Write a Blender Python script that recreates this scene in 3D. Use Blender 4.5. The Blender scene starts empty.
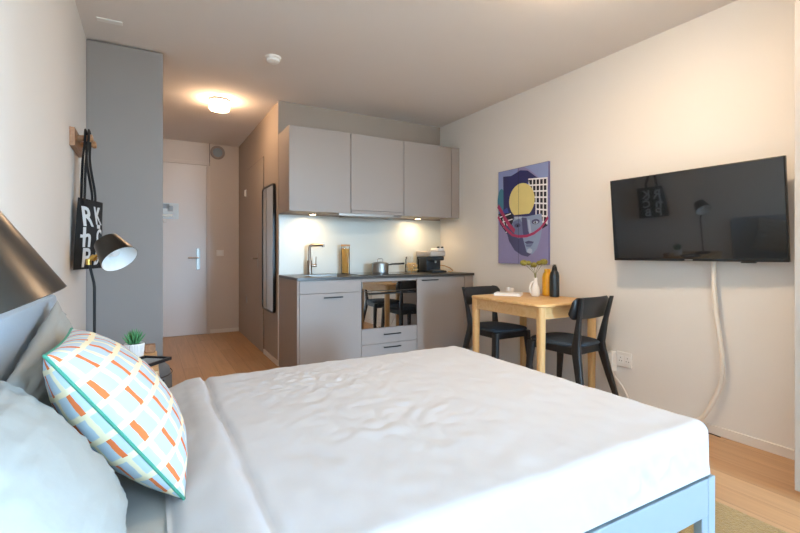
import bpy, bmesh, math, random
from mathutils import Vector, Matrix, Euler, noise
random.seed(7)
SC = bpy.context.scene
COL = SC.collection
PI = math.pi

# ------------------------------------------------------------------ materials
def lin(c):
    if isinstance(c, str):
        c = [int(c[i:i+2], 16) for i in (0, 2, 4)]
    return tuple((v/255/12.92 if v/255 <= .04045 else ((v/255+.055)/1.055)**2.4) for v in c) + (1.0,)

def mat(name, color, rough=.5, metal=0., spec=.5, bump=0., bscale=60., vary=.03, vscale=6., emit=None, estr=0., sheen=0., coat=0.):
    m = bpy.data.materials.new(name)
    m.use_nodes = True
    nt = m.node_tree; N = nt.nodes; L = nt.links
    b = N['Principled BSDF']
    c = lin(color)
    tc = N.new('ShaderNodeTexCoord')
    nz = N.new('ShaderNodeTexNoise'); nz.inputs['Scale'].default_value = vscale; nz.inputs['Detail'].default_value = 4
    L.new(tc.outputs['Object'], nz.inputs['Vector'])
    mx = N.new('ShaderNodeMix'); mx.data_type = 'RGBA'
    mx.inputs[6].default_value = tuple(v*(1-vary) for v in c[:3])+(1,)
    mx.inputs[7].default_value = tuple(min(1, v*(1+vary)) for v in c[:3])+(1,)
    L.new(nz.outputs['Fac'], mx.inputs[0])
    L.new(mx.outputs[2], b.inputs['Base Color'])
    b.inputs['Roughness'].default_value = rough
    b.inputs['Metallic'].default_value = metal
    b.inputs['Specular IOR Level'].default_value = spec
    b.inputs['Sheen Weight'].default_value = sheen
    b.inputs['Coat Weight'].default_value = coat
    if emit:
        b.inputs['Emission Color'].default_value = lin(emit)
        b.inputs['Emission Strength'].default_value = estr
    if bump:
        n2 = N.new('ShaderNodeTexNoise'); n2.inputs['Scale'].default_value = bscale; n2.inputs['Detail'].default_value = 5
        L.new(tc.outputs['Object'], n2.inputs['Vector'])
        bp = N.new('ShaderNodeBump'); bp.inputs['Strength'].default_value = bump; bp.inputs['Distance'].default_value = .01
        L.new(n2.outputs['Fac'], bp.inputs['Height'])
        L.new(bp.outputs['Normal'], b.inputs['Normal'])
    return m

def wood(name, c1, c2, scale=(3, 3, 40), rough=.45):
    m = bpy.data.materials.new(name); m.use_nodes = True
    nt = m.node_tree; N = nt.nodes; L = nt.links; b = N['Principled BSDF']
    tc = N.new('ShaderNodeTexCoord'); mp = N.new('ShaderNodeMapping'); mp.inputs['Scale'].default_value = scale
    L.new(tc.outputs['Object'], mp.inputs['Vector'])
    nz = N.new('ShaderNodeTexNoise'); nz.inputs['Scale'].default_value = 1.; nz.inputs['Detail'].default_value = 6; nz.inputs['Distortion'].default_value = 1.2
    L.new(mp.outputs[0], nz.inputs['Vector'])
    r = N.new('ShaderNodeValToRGB'); r.color_ramp.elements[0].position = .3; r.color_ramp.elements[1].position = .7
    r.color_ramp.elements[0].color = lin(c1); r.color_ramp.elements[1].color = lin(c2)
    L.new(nz.outputs['Fac'], r.inputs[0]); L.new(r.outputs[0], b.inputs['Base Color'])
    b.inputs['Roughness'].default_value = rough
    return m

def floor_mat():
    m = bpy.data.materials.new('oak_planks'); m.use_nodes = True
    nt = m.node_tree; N = nt.nodes; L = nt.links; b = N['Principled BSDF']
    tc = N.new('ShaderNodeTexCoord')
    mp = N.new('ShaderNodeMapping'); mp.inputs['Rotation'].default_value = (0, 0, PI/2)
    L.new(tc.outputs['Object'], mp.inputs['Vector'])
    br = N.new('ShaderNodeTexBrick')
    br.inputs['Scale'].default_value = 1.; br.inputs['Brick Width'].default_value = 1.3; br.inputs['Row Height'].default_value = .135
    br.inputs['Mortar Size'].default_value = .0012; br.inputs['Mortar Smooth'].default_value = .2
    br.inputs['Color1'].default_value = lin('C8A077'); br.inputs['Color2'].default_value = lin('B98E64'); br.inputs['Mortar'].default_value = lin('97744F')
    br.inputs['Bias'].default_value = 0.
    L.new(mp.outputs[0], br.inputs['Vector'])
    m2 = N.new('ShaderNodeMapping'); m2.inputs['Scale'].default_value = (28, 1.6, 1)
    L.new(tc.outputs['Object'], m2.inputs['Vector'])
    nz = N.new('ShaderNodeTexNoise'); nz.inputs['Scale'].default_value = 1.3; nz.inputs['Detail'].default_value = 7; nz.inputs['Distortion'].default_value = .6
    L.new(m2.outputs[0], nz.inputs['Vector'])
    mr = N.new('ShaderNodeMapRange'); mr.inputs[1].default_value = .25; mr.inputs[2].default_value = .75; mr.inputs[3].default_value = .84; mr.inputs[4].default_value = 1.08
    L.new(nz.outputs['Fac'], mr.inputs[0])
    mx = N.new('ShaderNodeMix'); mx.data_type = 'RGBA'; mx.blend_type = 'MULTIPLY'; mx.inputs[0].default_value = 1.
    L.new(br.outputs['Color'], mx.inputs[6])
    cb = N.new('ShaderNodeCombineColor')
    for i in range(3): L.new(mr.outputs[0], cb.inputs[i])
    L.new(cb.outputs[0], mx.inputs[7])
    L.new(mx.outputs[2], b.inputs['Base Color'])
    b.inputs['Roughness'].default_value = .42
    return m

def cushion_mat():
    m = bpy.data.materials.new('printed_cotton'); m.use_nodes = True
    nt = m.node_tree; N = nt.nodes; L = nt.links; b = N['Principled BSDF']
    uv = N.new('ShaderNodeUVMap'); sp = N.new('ShaderNodeSeparateXYZ')
    # a slight hand-printed waver
    nz = N.new('ShaderNodeTexNoise'); nz.inputs['Scale'].default_value = 14.
    L.new(uv.outputs[0], nz.inputs['Vector'])
    vs = N.new('ShaderNodeVectorMath'); vs.operation = 'SCALE'; vs.inputs['Scale'].default_value = .012
    L.new(nz.outputs['Color'], vs.inputs[0])
    va = N.new('ShaderNodeVectorMath'); va.operation = 'ADD'
    L.new(uv.outputs[0], va.inputs[0]); L.new(vs.outputs[0], va.inputs[1])
    L.new(va.outputs[0], sp.inputs[0])
    def M(op, a, bb=None):
        n = N.new('ShaderNodeMath'); n.operation = op
        for i, v in enumerate((a, bb)):
            if v is None: continue
            if isinstance(v, (int, float)): n.inputs[i].default_value = v
            else: L.new(v, n.inputs[i])
        return n.outputs[0]
    A = M('MULTIPLY', sp.outputs[1], 8.0)       # along the side seam
    B = M('ADD', M('MULTIPLY', sp.outputs[0], 11.), .18)       # across
    fa, fb = M('FRACT', A), M('FRACT', B)
    par = M('MODULO', M('ADD', M('FLOOR', A), M('FLOOR', B)), 2.)
    cream = M('MAXIMUM', M('LESS_THAN', fa, .22), M('GREATER_THAN', fb, .70))
    bar = M('MULTIPLY', M('LESS_THAN', fb, .99), M('MULTIPLY', M('GREATER_THAN', fa, .16), M('GREATER_THAN', par, .5)))
    bar = M('MULTIPLY', bar, M('GREATER_THAN', fb, .70))
    m1 = N.new('ShaderNodeMix'); m1.data_type = 'RGBA'
    m1.inputs[6].default_value = lin('B7C8D3'); m1.inputs[7].default_value = lin('EADFBE'); L.new(cream, m1.inputs[0])
    m2 = N.new('ShaderNodeMix'); m2.data_type = 'RGBA'
    m2.inputs[7].default_value = lin('D87240'); L.new(bar, m2.inputs[0]); L.new(m1.outputs[2], m2.inputs[6])
    L.new(m2.outputs[2], b.inputs['Base Color'])
    b.inputs['Roughness'].default_value = .85; b.inputs['Specular IOR Level'].default_value = .2
    return m

def glass(name, color=(1, 1, 1, 1), gloss=.12, rough=.02, ior=1.45):
    m = bpy.data.materials.new(name); m.use_nodes = True
    nt = m.node_tree; N = nt.nodes; L = nt.links
    for n in list(N):
        if n.type == 'BSDF_PRINCIPLED': N.remove(n)
    out = [n for n in N if n.type == 'OUTPUT_MATERIAL'][0]
    t = N.new('ShaderNodeBsdfTransparent'); t.inputs[0].default_value = color
    g = N.new('ShaderNodeBsdfGlossy'); g.inputs['Roughness'].default_value = rough
    f = N.new('ShaderNodeFresnel'); f.inputs[0].default_value = ior
    ad = N.new('ShaderNodeMath'); ad.operation = 'ADD'; ad.inputs[1].default_value = gloss*.3
    L.new(f.outputs[0], ad.inputs[0])
    mx = N.new('ShaderNodeMixShader')
    L.new(ad.outputs[0], mx.inputs[0]); L.new(t.outputs[0], mx.inputs[1]); L.new(g.outputs[0], mx.inputs[2])
    L.new(mx.outputs[0], out.inputs[0])
    return m

def dark_mirror(name, refl, rough=.02, base='0A0C0E'):
    m = bpy.data.materials.new(name); m.use_nodes = True
    nt = m.node_tree; N = nt.nodes; L = nt.links; b = N['Principled BSDF']
    out = [n for n in N if n.type == 'OUTPUT_MATERIAL'][0]
    b.inputs['Base Color'].default_value = lin(base); b.inputs['Roughness'].default_value = .15
    g = N.new('ShaderNodeBsdfGlossy'); g.inputs['Roughness'].default_value = rough; g.inputs[0].default_value = (1, 1, 1, 1)
    mx = N.new('ShaderNodeMixShader'); mx.inputs[0].default_value = refl
    L.new(b.outputs[0], mx.inputs[1]); L.new(g.outputs[0], mx.inputs[2]); L.new(mx.outputs[0], out.inputs[0])
    return m

M = dict(
    wall=mat('warm_white_paint', 'E3E0DC', .9, bump=.03, bscale=220, vary=.01, spec=.2),
    ceil=mat('ceiling_paint', 'E4DEDA', .95, vary=.01, spec=.1),
    taupe=mat('taupe_laminate', '9A8F88', .55, vary=.02, bump=.02, bscale=300),
    taupewall=mat('taupe_wall_panel', 'A29488', .6, vary=.02),
    grey=mat('grey_panel', '8F8986', .6, vary=.015),
    front=mat('kitchen_front', '9A8F88', .42, vary=.015, vscale=3),
    frontgap=mat('shadow_gap', '4C4642', .7),
    stone=mat('dark_stone', '3A3836', .28, vary=.25, vscale=120, spec=.6),
    splash=mat('backsplash_glass', 'CFD2CC', .3, vary=.005, spec=.5),
    white=mat('white_plastic', 'EDEBE8', .4, vary=.01),
    whitepaint=mat('white_lacquer', 'DAD3CE', .4, vary=.01),
    door=mat('door_paint', 'D2C8C0', .45, vary=.01),
    oak=floor_mat(),
    table=wood('oiled_oak', 'D2A468', 'E2BC86', (2, 26, 26)),
    tableleg=wood('oiled_oak_leg', 'D2A468', 'E2BC86', (26, 26, 2)),
    hookwood=wood('hook_wood', '8F6444', 'AE825C', (30, 3, 30)),
    black=mat('black_stain', '1E1F21', .42, vary=.15, vscale=20),
    seat=mat('blue_black_fabric', '2A3642', .75, bump=.2, bscale=400, vary=.1, vscale=60),
    blackmetal=mat('black_metal', '17181A', .35, metal=.3, spec=.5),
    shade=mat('black_lacquered_shade', '3A3530', .30, metal=.75, spec=.6),
    shadein=mat('white_inner_shade', 'EEF0F0', .6),
    brass=mat('brass', 'C9A355', .28, metal=1.),
    steel=mat('brushed_steel', 'A5A29E', .42, metal=1., vary=.05, vscale=60),
    bronze=mat('bronze_steel', '8D7F74', .3, metal=1., vary=.05),
    bedframe=mat('pale_blue_lacquer', '93A2AD', .45, vary=.01),
    headboard=mat('blue_grey_fabric', '98A8B8', .9, bump=.25, bscale=500, vary=.04, vscale=90, sheen=.2),
    sheet=mat('grey_sheet', 'B2B7B8', .85, bump=.12, bscale=35, vary=.01, spec=.2),
    pillow=mat('grey_pillowcase', 'A2A4A1', .85, bump=.18, bscale=26, vary=.012, spec=.2),
    duvet=mat('white_cotton', 'C6CAD1', .85, bump=.10, bscale=22, vary=.006, spec=.2),
    print=cushion_mat(),
    piping=mat('green_piping', '3F9079', .7, bump=.2, bscale=300),
    canvasfab=mat('black_canvas', '14181C', .85, bump=.2, bscale=300, vary=.1),
    letter=mat('white_print', 'D8DEE2', .8),
    pouf=mat('grey_felt', '70757C', .95, bump=.2, bscale=300, vary=.05, vscale=80),
    nightwood=wood('nightstand_wood', 'CFA878', 'E0C096', (3, 30, 30)),
    leaf=mat('succulent_green', '4E8A58', .5, vary=.25, vscale=30),
    soil=mat('soil', '4A3A2C', .9, vary=.3, vscale=60),
    ceramic=mat('white_ceramic', 'EFEFEE', .3, vary=.01),
    rug=mat('mustard_rug', 'A88C48', .95, bump=.9, bscale=120, vary=.25, vscale=70, sheen=.3),
    yellow=mat('yellow_enamel', 'E2A21C', .35, vary=.03),
    navy=mat('dark_navy_enamel', '20272E', .3, vary=.05),
    flower=mat('yellow_green_blossom', '8A7F38', .9, bump=.6, bscale=200, vary=.25, vscale=90),
    stem=mat('dry_stem', '7A7850', .8),
    paper=mat('page_paper', 'F2EDE6', .8),
    noticepaper=mat('notice_paper', 'DCEAF2', .7),
    pasta=mat('dry_spaghetti', 'D9A445', .6, vary=.12, vscale=60),
    biscuit=mat('dry_pasta_pieces', 'D8B378', .7, vary=.2, vscale=50),
    lidwood=mat('lid_wood', 'B98F66', .5, vary=.08, vscale=40),
    jar=glass('clear_glass', (.97, .98, .98, 1), .08, ior=1.18),
    pane=glass('window_glass', (.98, .99, 1, 1), .1),
    oven=dark_mirror('oven_glass', .45, .015),
    screen=dark_mirror('tv_glass', .06, .03, '0C0F12'),
    tvplastic=mat('tv_black_plastic', '131417', .35),
    mirror=mat('mirror_silver', 'D8DDDE', .01, metal=1., vary=0.),
    cord=mat('white_cord', 'E8E4DE', .5),
    sleeve=mat('white_sleeve', 'E9E2D8', .6, bump=.3, bscale=160),
    lampglass=mat('lit_opal_glass', 'FFF6E6', .4, emit='FFD3A6', estr=90.),
    lampbright=mat('bright_opal_glass', 'FFF6E6', .4, emit='FFDDB4', estr=400.),
    lampside=mat('opal_glass_side', 'FFF6E6', .4, emit='FFDDB4', estr=115.),
    led=mat('led_diffuser', 'FFFFFF', .4, emit='FFD6A0', estr=20.),
    tray=mat('black_tray', '1B1D21', .4),
    slate=mat('pale_panel', '8F9CA8', .3),
    hob=mat('black_hob_glass', '0E0F10', .08, spec=.6),
    cream=mat('cream_wardrobe', 'B9B0A8', .5, vary=.01),
    trimw=mat('white_trim', 'E4DED7', .5, vary=.01),
    concrete=mat('balcony_concrete', '9A9A98', .9, vary=.1),
)

# ------------------------------------------------------------------ mesh builder
class MB:
    """collects shapes and links them as one mesh object"""
    def __init__(s, org=(0, 0, 0)):
        s.bm = bmesh.new(); s.o = Vector(org); s.mats = []; s.mi = 0; s.boxy = False
    def use(s, m):
        if m not in s.mats: s.mats.append(m)
        s.mi = s.mats.index(m); return s
    def _fin(s, verts, faces):
        for f in faces: f.material_index = s.mi
    def verts_faces(s, vs, fs):
        b = [s.bm.verts.new(Vector(v)-s.o) for v in vs]
        out = []
        for f in fs:
            try: out.append(s.bm.faces.new([b[i] for i in f]))
            except ValueError: pass
        s._fin(b, out); return b
    def box(s, lo, hi, bev=0., seg=2):
        t = bmesh.new()
        bmesh.ops.create_cube(t, size=1.)
        lo = Vector(lo); hi = Vector(hi); c = (lo+hi)/2; d = hi-lo
        for v in t.verts: v.co = Vector((v.co.x*d.x, v.co.y*d.y, v.co.z*d.z))+c
        s.boxy = True
        if bev: bmesh.ops.bevel(t, geom=list(t.edges), offset=min(bev, min(d)*.45), segments=seg, profile=.5, affect='EDGES')
        s._merge(t); return s
    def _merge(s, t, mtx=None):
        mp = {}
        for v in t.verts:
            co = mtx @ v.co if mtx else v.co
            mp[v] = s.bm.verts.new(Vector(co)-s.o)
        fs = []
        for f in t.faces:
            try:
                n = s.bm.faces.new([mp[v] for v in f.verts]); fs.append(n)
            except ValueError: pass
        s._fin(None, fs); t.free()
    def rings(s, rings, cap0=True, cap1=True, closed=True):
        """rings: list of equal-length loops of points, lofted"""
        vs = [[s.bm.verts.new(Vector(p)-s.o) for p in r] for r in rings]
        n = len(vs[0]); fs = []
        for a, b in zip(vs, vs[1:]):
            for i in range(n if closed else n-1):
                j = (i+1) % n
                try: fs.append(s.bm.faces.new([a[i], a[j], b[j], b[i]]))
                except ValueError: pass
        if cap0: fs.append(s.bm.faces.new(list(reversed(vs[0]))))
        if cap1: fs.append(s.bm.faces.new(vs[-1]))
        s._fin(None, fs); return s
    def tube(s, pts, r, seg=10, caps=True):
        pts = [Vector(p) for p in pts]; rs = r if isinstance(r, (list, tuple)) else [r]*len(pts)
        out = []; up = None
        for i, p in enumerate(pts):
            d = (pts[min(i+1, len(pts)-1)]-pts[max(i-1, 0)]).normalized()
            if up is None:
                up = Vector((0, 0, 1)) if abs(d.z) < .9 else Vector((1, 0, 0))
            x = d.cross(up).normalized(); y = x.cross(d).normalized(); up = y
            out.append([p+(x*math.cos(2*PI*k/seg)+y*math.sin(2*PI*k/seg))*rs[i] for k in range(seg)])
        return s.rings(out, caps, caps)
    def lathe(s, prof, c=(0, 0, 0), axis=(0, 0, 1), seg=24, cap0=True, cap1=True):
        """prof: (radius, height) pairs along axis from c"""
        a = Vector(axis).normalized(); c = Vector(c)
        u = a.orthogonal().normalized(); v = a.cross(u)
        return s.rings([[c+a*h+(u*math.cos(2*PI*k/seg)+v*math.sin(2*PI*k/seg))*max(r, 1e-4) for k in range(seg)] for r, h in prof], cap0, cap1)
    def prism(s, poly, d0, d1, plane='xy'):
        def P(p, h):
            return {'xy': (p[0], p[1], h), 'yz': (h, p[0], p[1]), 'xz': (p[0], h, p[1])}[plane]
        return s.rings([[P(p, d0) for p in poly], [P(p, d1) for p in poly]])
    def slab(s, outline, z0, z1, r=.004, dome=0.):
        """a flat outline extruded with eased edges and an optional domed top"""
        cx = sum(p[0] for p in outline)/len(outline); cy = sum(p[1] for p in outline)/len(outline)
        def ring(k, z): return [(cx+(p[0]-cx)*k, cy+(p[1]-cy)*k, z) for p in outline]
        w = max(abs(p[0]-cx) for p in outline)
        k = 1-r/w
        rs = [ring(k, z0), ring(1, z0+r), ring(1, z1-r), ring(1-.35*r/w, z1-.35*r), ring(k, z1)]
        if dome:
            for q in (.85, .65, .4, .15): rs.append(ring(k*q, z1+dome*(1-q*q)))
        return s.rings(rs)
    def build(s, name, m=None, parent=None, smooth=40, loc=None, rot=None):
        me = bpy.data.meshes.new(name)
        bmesh.ops.recalc_face_normals(s.bm, faces=list(s.bm.faces))
        s.bm.to_mesh(me); s.bm.free()
        for x in (s.mats if s.mats else [m]): me.materials.append(x)
        if smooth:
            me.polygons.foreach_set('use_smooth', [True]*len(me.polygons))
            me.set_sharp_from_angle(angle=math.radians(min(smooth, 17) if s.boxy else smooth))
        o = bpy.data.objects.new(name, me); COL.objects.link(o)
        if parent is not None: o.parent = parent
        if loc is not None: o.location = loc
        if rot is not None: o.rotation_euler = rot
        return o

def tag(o, label, cat, group=None, kind=None):
    o['label'] = label; o['category'] = cat
    if group: o['group'] = group
    if kind: o['kind'] = kind
    return o
def thing(name, label, cat, loc=(0, 0, 0), rz=0, group=None, rot=None):
    o = bpy.data.objects.new(name, None); COL.objects.link(o)
    o.empty_display_size = .05
    o.location = loc; o.rotation_euler = rot if rot else (0, 0, rz)
    return tag(o, label, cat, group)
def struct(name, mb, m, label=None, parent=None):
    o = mb.build(name, m, parent)
    if parent is None:
        o['kind'] = 'structure'
    if label: o['label'] = label
    return o
def bx(lo, hi, bev=0., org=(0, 0, 0)): return MB(org).box(lo, hi, bev)
def rrect(x0, y0, x1, y1, r, n=6):
    out = []
    for cx, cy, a0 in ((x1-r, y1-r, 0), (x0+r, y1-r, 90), (x0+r, y0+r, 180), (x1-r, y0+r, 270)):
        for k in range(n+1):
            a = math.radians(a0+90*k/n); out.append((cx+r*math.cos(a), cy+r*math.sin(a)))
    return out
def copy_tree(o, parent=None):
    c = o.copy(); COL.objects.link(c)
    if parent is not None: c.parent = parent
    for ch in list(o.children): copy_tree(ch, c)
    return c

# ------------------------------------------------------------------ room
H = 2.5
XL, XR, XB, YK, YH, YW = -.367, 2.905, 1.06, 4.22, 6.34, -3.0
T = .12
struct('floor', bx((XL-T, YW-T, -.12), (XR+T, YH+T, 0)), M['oak'], 'light oak plank floor')
struct('ceiling', bx((XL-T, YW-T, H), (XR+T, YH+T, H+.12)), M['ceil'], 'off-white ceiling')
struct('wall_left', bx((XL-T, YW-T, 0), (XL, YH+T, H)), M['wall'], 'white wall behind the headboard')
vy0, vy1 = -2.85, -.95
w = MB(); w.box((XR, vy1, 0), (XR+T, YK+T, H)); w.box((XR, YW-T, 0), (XR+T, vy0, H)); w.box((XR, vy0, 0), (XR+T, vy1, .06)); w.box((XR, vy0, 2.42), (XR+T, vy1, H))
struct('wall_right', w, M['wall'], 'warm white wall carrying the television')
struct('wall_kitchen', bx((XB+T, YK, 0), (XR+T, YK+T, H)), M['taupewall'], 'taupe wall above and behind the kitchen units')
struct('wall_bathroom', bx((XB, YK, 0), (XB+T, YH+T, H)), M['taupewall'], 'taupe side wall of the hallway')
struct('wall_hall_end', bx((XL, YH, 0), (XB, YH+T, H)), M['door'], 'pale wall at the end of the hallway')
struct('wall_hall', bx((XL+.001, 3.6, 0), (.085, 4.2, H-.012), .002), M['grey'], 'plain grey partition between the bed and the hallway')
# window wall behind the camera
wx0, wx1, wz0, wz1 = 1.95, 2.80, .06, 2.42
w = MB(); w.box((XL-T, YW-T, 0), (wx0, YW, H)); w.box((wx1, YW-T, 0), (XR+T, YW, H))
w.box((wx0, YW-T, 0), (wx1, YW, wz0)); w.box((wx0, YW-T, wz1), (wx1, YW, H))
struct('wall_window', w, M['wall'], 'white wall around the wide window')
win = MB()
win.box((wx0, YW-.09, wz0), (wx0+.05, YW-.03, wz1), .004); win.box((wx1-.05, YW-.09, wz0), (wx1, YW-.03, wz1), .004)
win.box((wx0, YW-.09, wz0), (wx1, YW-.03, wz0+.05), .004); win.box((wx0, YW-.09, wz1-.05), (wx1, YW-.03, wz1), .004)
win.box(((wx0+wx1)/2-.03, YW-.09, wz0), ((wx0+wx1)/2+.03, YW-.03, wz1), .004)
wf = struct('window_1', win, M['white'], 'wide white framed window')
bx((wx0+.04, YW-.064, wz0+.04), (wx1-.04, YW-.060, wz1-.04)).build('pane', M['pane'], wf)
struct('trim_1', bx((XB-.006, YK-.012, 0), (XB+.012, YK+.0, .86), .002), M['trimw'], 'slim white strip on the corner beside the kitchen unit')
win = MB()
win.box((XR+.03, vy0, .06), (XR+.09, vy0+.05, 2.42), .004); win.box((XR+.03, vy1-.05, .06), (XR+.09, vy1, 2.42), .004)
win.box((XR+.03, vy0, .06), (XR+.09, vy1, .11), .004); win.box((XR+.03, vy0, 2.37), (XR+.09, vy1, 2.42), .004)
wf = struct('window_added', win, M['white'], 'unseen white framed window added in the right wall behind the wardrobe')  # unseen window, added to bring more daylight onto the left wall
bx((XR+.058, vy0+.04, .10), (XR+.062, vy1-.04, 2.38)).build('pane', M['pane'], wf)
# baseboards
struct('baseboard_right', bx((XR-.013, .86, 0), (XR, 3.58, .052), .003), M['trimw'])
struct('baseboard_left', bx((XL, YW, 0), (XL+.013, 3.595, .052), .003), M['trimw'])
struct('baseboard_hall', bx((XB-.012, YK+.0, 0), (XB, 4.80, .05), .003), M['trimw'])
struct('baseboard_hall_end', bx((.70, YH-.012, 0), (XB-.001, YH, .05), .003), M['trimw'])

# entrance door
d = MB((0, 0, 0))
d.box((-.30, YH-.018, 2.205), (.69, YH-.001, 2.25), .003); d.box((.655, YH-.018, .0), (.695, YH-.001, 2.205), .003)
d1 = struct('door_1', d, M['door'], 'pale flush entrance door at the end of the hallway')
bx((-.29, YH-.03, .006), (.652, YH-.004, 2.20), .004).build('door_leaf', M['whitepaint'], d1)
h = MB(); h.box((.528, YH-.040, .845), (.572, YH-.031, 1.12), .004)
pl = h.build('handle_plate', M['steel'], d1)
h = MB(); h.tube([(.55, YH-.03, 1.0), (.55, YH-.085, 1.0)], .010); h.tube([(.556, YH-.085, 1.0), (.43, YH-.085, 1.0)], .010)
h.build('door_handle', M['bronze'], pl)
h = MB(); h.lathe([(.013, 0), (.013, .008)], (.55, YH-.041, .89), (0, -1, 0), 14); h.build('cylinder_lock', M['steel'], pl)
o = MB(); o.lathe([(.018, 0), (.020, .008), (.014, .018)], (.165, YH-.031, 1.462), (0, -1, 0), 16)
tag(o.build('door_knob', M['white']), 'small white round hook fixed on the entrance door below the notice', 'hook')
nt_ = MB(); nt_.use(M['noticepaper']).box((.10, YH-.034, 1.49), (.325, YH-.031, 1.69))
nt_.use(M['slate']); nt_.box((.13, YH-.035, 1.62), (.22, YH-.0339, 1.68)); nt_.box((.20, YH-.035, 1.585), (.26, YH-.0339, 1.655))
nt_.use(M['bronze']); nt_.box((.13, YH-.035, 1.52), (.26, YH-.0339, 1.552))
tag(nt_.build('notice', None), 'pale paper notice with grey pictures stuck on the entrance door', 'notice')
# hall end panel with seam
struct('trim_2', bx((.690, YH-.006, .05), (.696, YH, H), 0), M['frontgap'], 'dark seam beside the entrance door')
v = thing('extractor_vent', 'round grey extractor vent high on the hallway end wall', 'vent', (.79, YH, 2.39))
b = MB((.79, YH, 2.39)); b.lathe([(.09, 0), (.09, .02), (.075, .03), (.066, .022)], (.79, YH-.001, 2.39), (0, -1, 0), 28); b.build('outer_ring', M['front'], v)
b = MB((.79, YH, 2.39)); b.lathe([(.064, 0), (.064, .02), (.03, .036), (.001, .036)], (.79, YH-.001, 2.39), (0, -1, 0), 24); b.build('centre_disc', M['slate'], v)
v = thing('light_switch', 'white square light switch beside the entrance door', 'switch', (.82, YH, 1.06))
b = MB((.82, YH, 1.06)); b.box((.775, YH-.010, 1.02), (.868, YH-.001, 1.10), .003); b.build('switch_plate', M['white'], v)
b = MB((.82, YH, 1.06)); b.box((.795, YH-.014, 1.035), (.848, YH-.0095, 1.085), .002); b.build('rocker', M['ceramic'], v)
# bathroom door
d = MB(); d.box((XB-.004, 4.815, .004), (XB-.0005, 4.822, 2.08)); d.box((XB-.004, 5.69, .004), (XB-.0005, 5.697, 2.08)); d.box((XB-.004, 4.815, 2.08), (XB-.0005, 5.697, 2.087))
d2 = struct('door_2', d, M['frontgap'], 'taupe flush bathroom door in the hallway side wall')
bx((XB-.012, 4.824, .006), (XB-.0005, 5.688, 2.078), .002).build('door_leaf', M['taupewall'], d2)
b = MB(); b.box((XB-.018, 5.04, .90), (XB-.0121, 5.075, 1.06), .002); pl = b.build('handle_plate', M['steel'], d2)
b = MB(); b.tube([(XB-.015, 5.058, 1.0), (XB-.06, 5.058, 1.0)], .009); b.tube([(XB-.06, 5.052, 1.0), (XB-.06, 5.17, 1.0)], .009); b.build('door_handle', M['bronze'], pl)
for z in (.45, 1.75):
    b = MB(); b.tube([(XB-.016, 5.692, z), (XB-.016, 5.692, z+.08)], .008, 8); b.build('hinge', M['steel'], d2)
v = MB((XB, 5.76, 1.80)); v.box((XB-.03, 5.735, 1.765), (XB-.001, 5.79, 1.845), .008)
tag(v.build('wall_sensor', M['white'], loc=(XB, 5.76, 1.80)), 'small white sensor box high on the taupe hallway wall', 'sensor')

# full-length mirror
v = thing('wall_mirror', 'tall narrow mirror in a thin black frame on the taupe hallway wall', 'mirror', (XB, 4.55, 1.1))
O = (XB, 4.55, 1.1)
yz = rrect(4.305, .48, 4.795, 1.738, .045)
yi = rrect(4.320, .495, 4.780, 1.723, .034)
b = MB(O)
b.rings([[(XB-.002, p[0], p[1]) for p in yz], [(XB-.028, p[0], p[1]) for p in yz], [(XB-.028, p[0], p[1]) for p in yi], [(XB-.020, p[0], p[1]) for p in yi]], True, False)
b.build('frame', M['blackmetal'], v)
b = MB(O); b.prism(yi, XB-.0205, XB-.022, 'yz'); b.build('mirror_glass', M['mirror'], v, smooth=0)

# ceiling fittings
def ceiling_lamp(x, y, label, m='lampglass'):
    t = thing('ceiling_lamp', label, 'lamp', (x, y, H), 0, None)
    b = MB(); b.lathe([(.094, 0), (.094, -.016), (.088, -.018)], (0, 0, -.001), seg=32); b.build('base_plate', M['whitepaint'], t)
    b = MB(); b.use(M['lampside' if m == 'lampbright' else m]).lathe([(.086, -.0185), (.088, -.03), (.088, -.085), (.080, -.095)], (0, 0, 0), seg=32, cap1=False)
    b.use(M[m]).lathe([(.080, -.095), (.04, -.099), (.001, -.1)], (0, 0, 0), seg=32, cap0=False); b.build('lamp_shade', None, t)
    return t
ceiling_lamp(.574, 4.47, 'lit round ceiling lamp over the hallway')
ceiling_lamp(1.80, 1.42, 'lit round ceiling lamp over the bed', 'lampbright')
t = thing('smoke_detector', 'small white round smoke detector on the ceiling before the kitchen', 'smoke detector', (.789, 3.293, H))
b = MB(); b.lathe([(.058, -.001), (.058, -.014), (.052, -.018)], seg=28); b.build('base_ring', M['white'], t)
b = MB(); b.lathe([(.048, -.0185), (.046, -.034), (.032, -.044), (.001, -.046)], seg=28); b.build('sensor_cap', M['white'], t)
b = MB((-.21, 3.27, H)); b.box((-.28, 3.245, H-.010), (-.145, 3.29, H-.001), .003)
tag(b.build('ceiling_plate', M['white'], loc=(-.21, 3.27, H)), 'flat white oblong cover plate on the ceiling near the grey partition', 'cover plate')

# ------------------------------------------------------------------ kitchen
YC = 3.62
HZB = .104
def handle(t, x0, x1, z, y, parent):
    b = MB(t); b.box((x0, y-.026, z-.005), (x1, y-.016, z+.005), .002)
    b.box((x0+.008, y-.018, z-.004), (x0+.016, y, z+.004)); b.box((x1-.016, y-.018, z-.004), (x1-.008, y, z+.004))
    return b.build('handle', M['blackmetal'], parent)
G = .0025
# plinth and end panel
tag(bx((1.085, 3.68, 0), (2.90, 3.695, .098)).build('plinth', M['taupe']), 'taupe plinth board under the kitchen base cabinets', 'plinth')
tag(bx((1.064, YC+.002, 0), (1.082, YK-.002, .832), .002).build('end_panel', M['taupe']), 'taupe end panel closing the left side of the base cabinets', 'panel')
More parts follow.
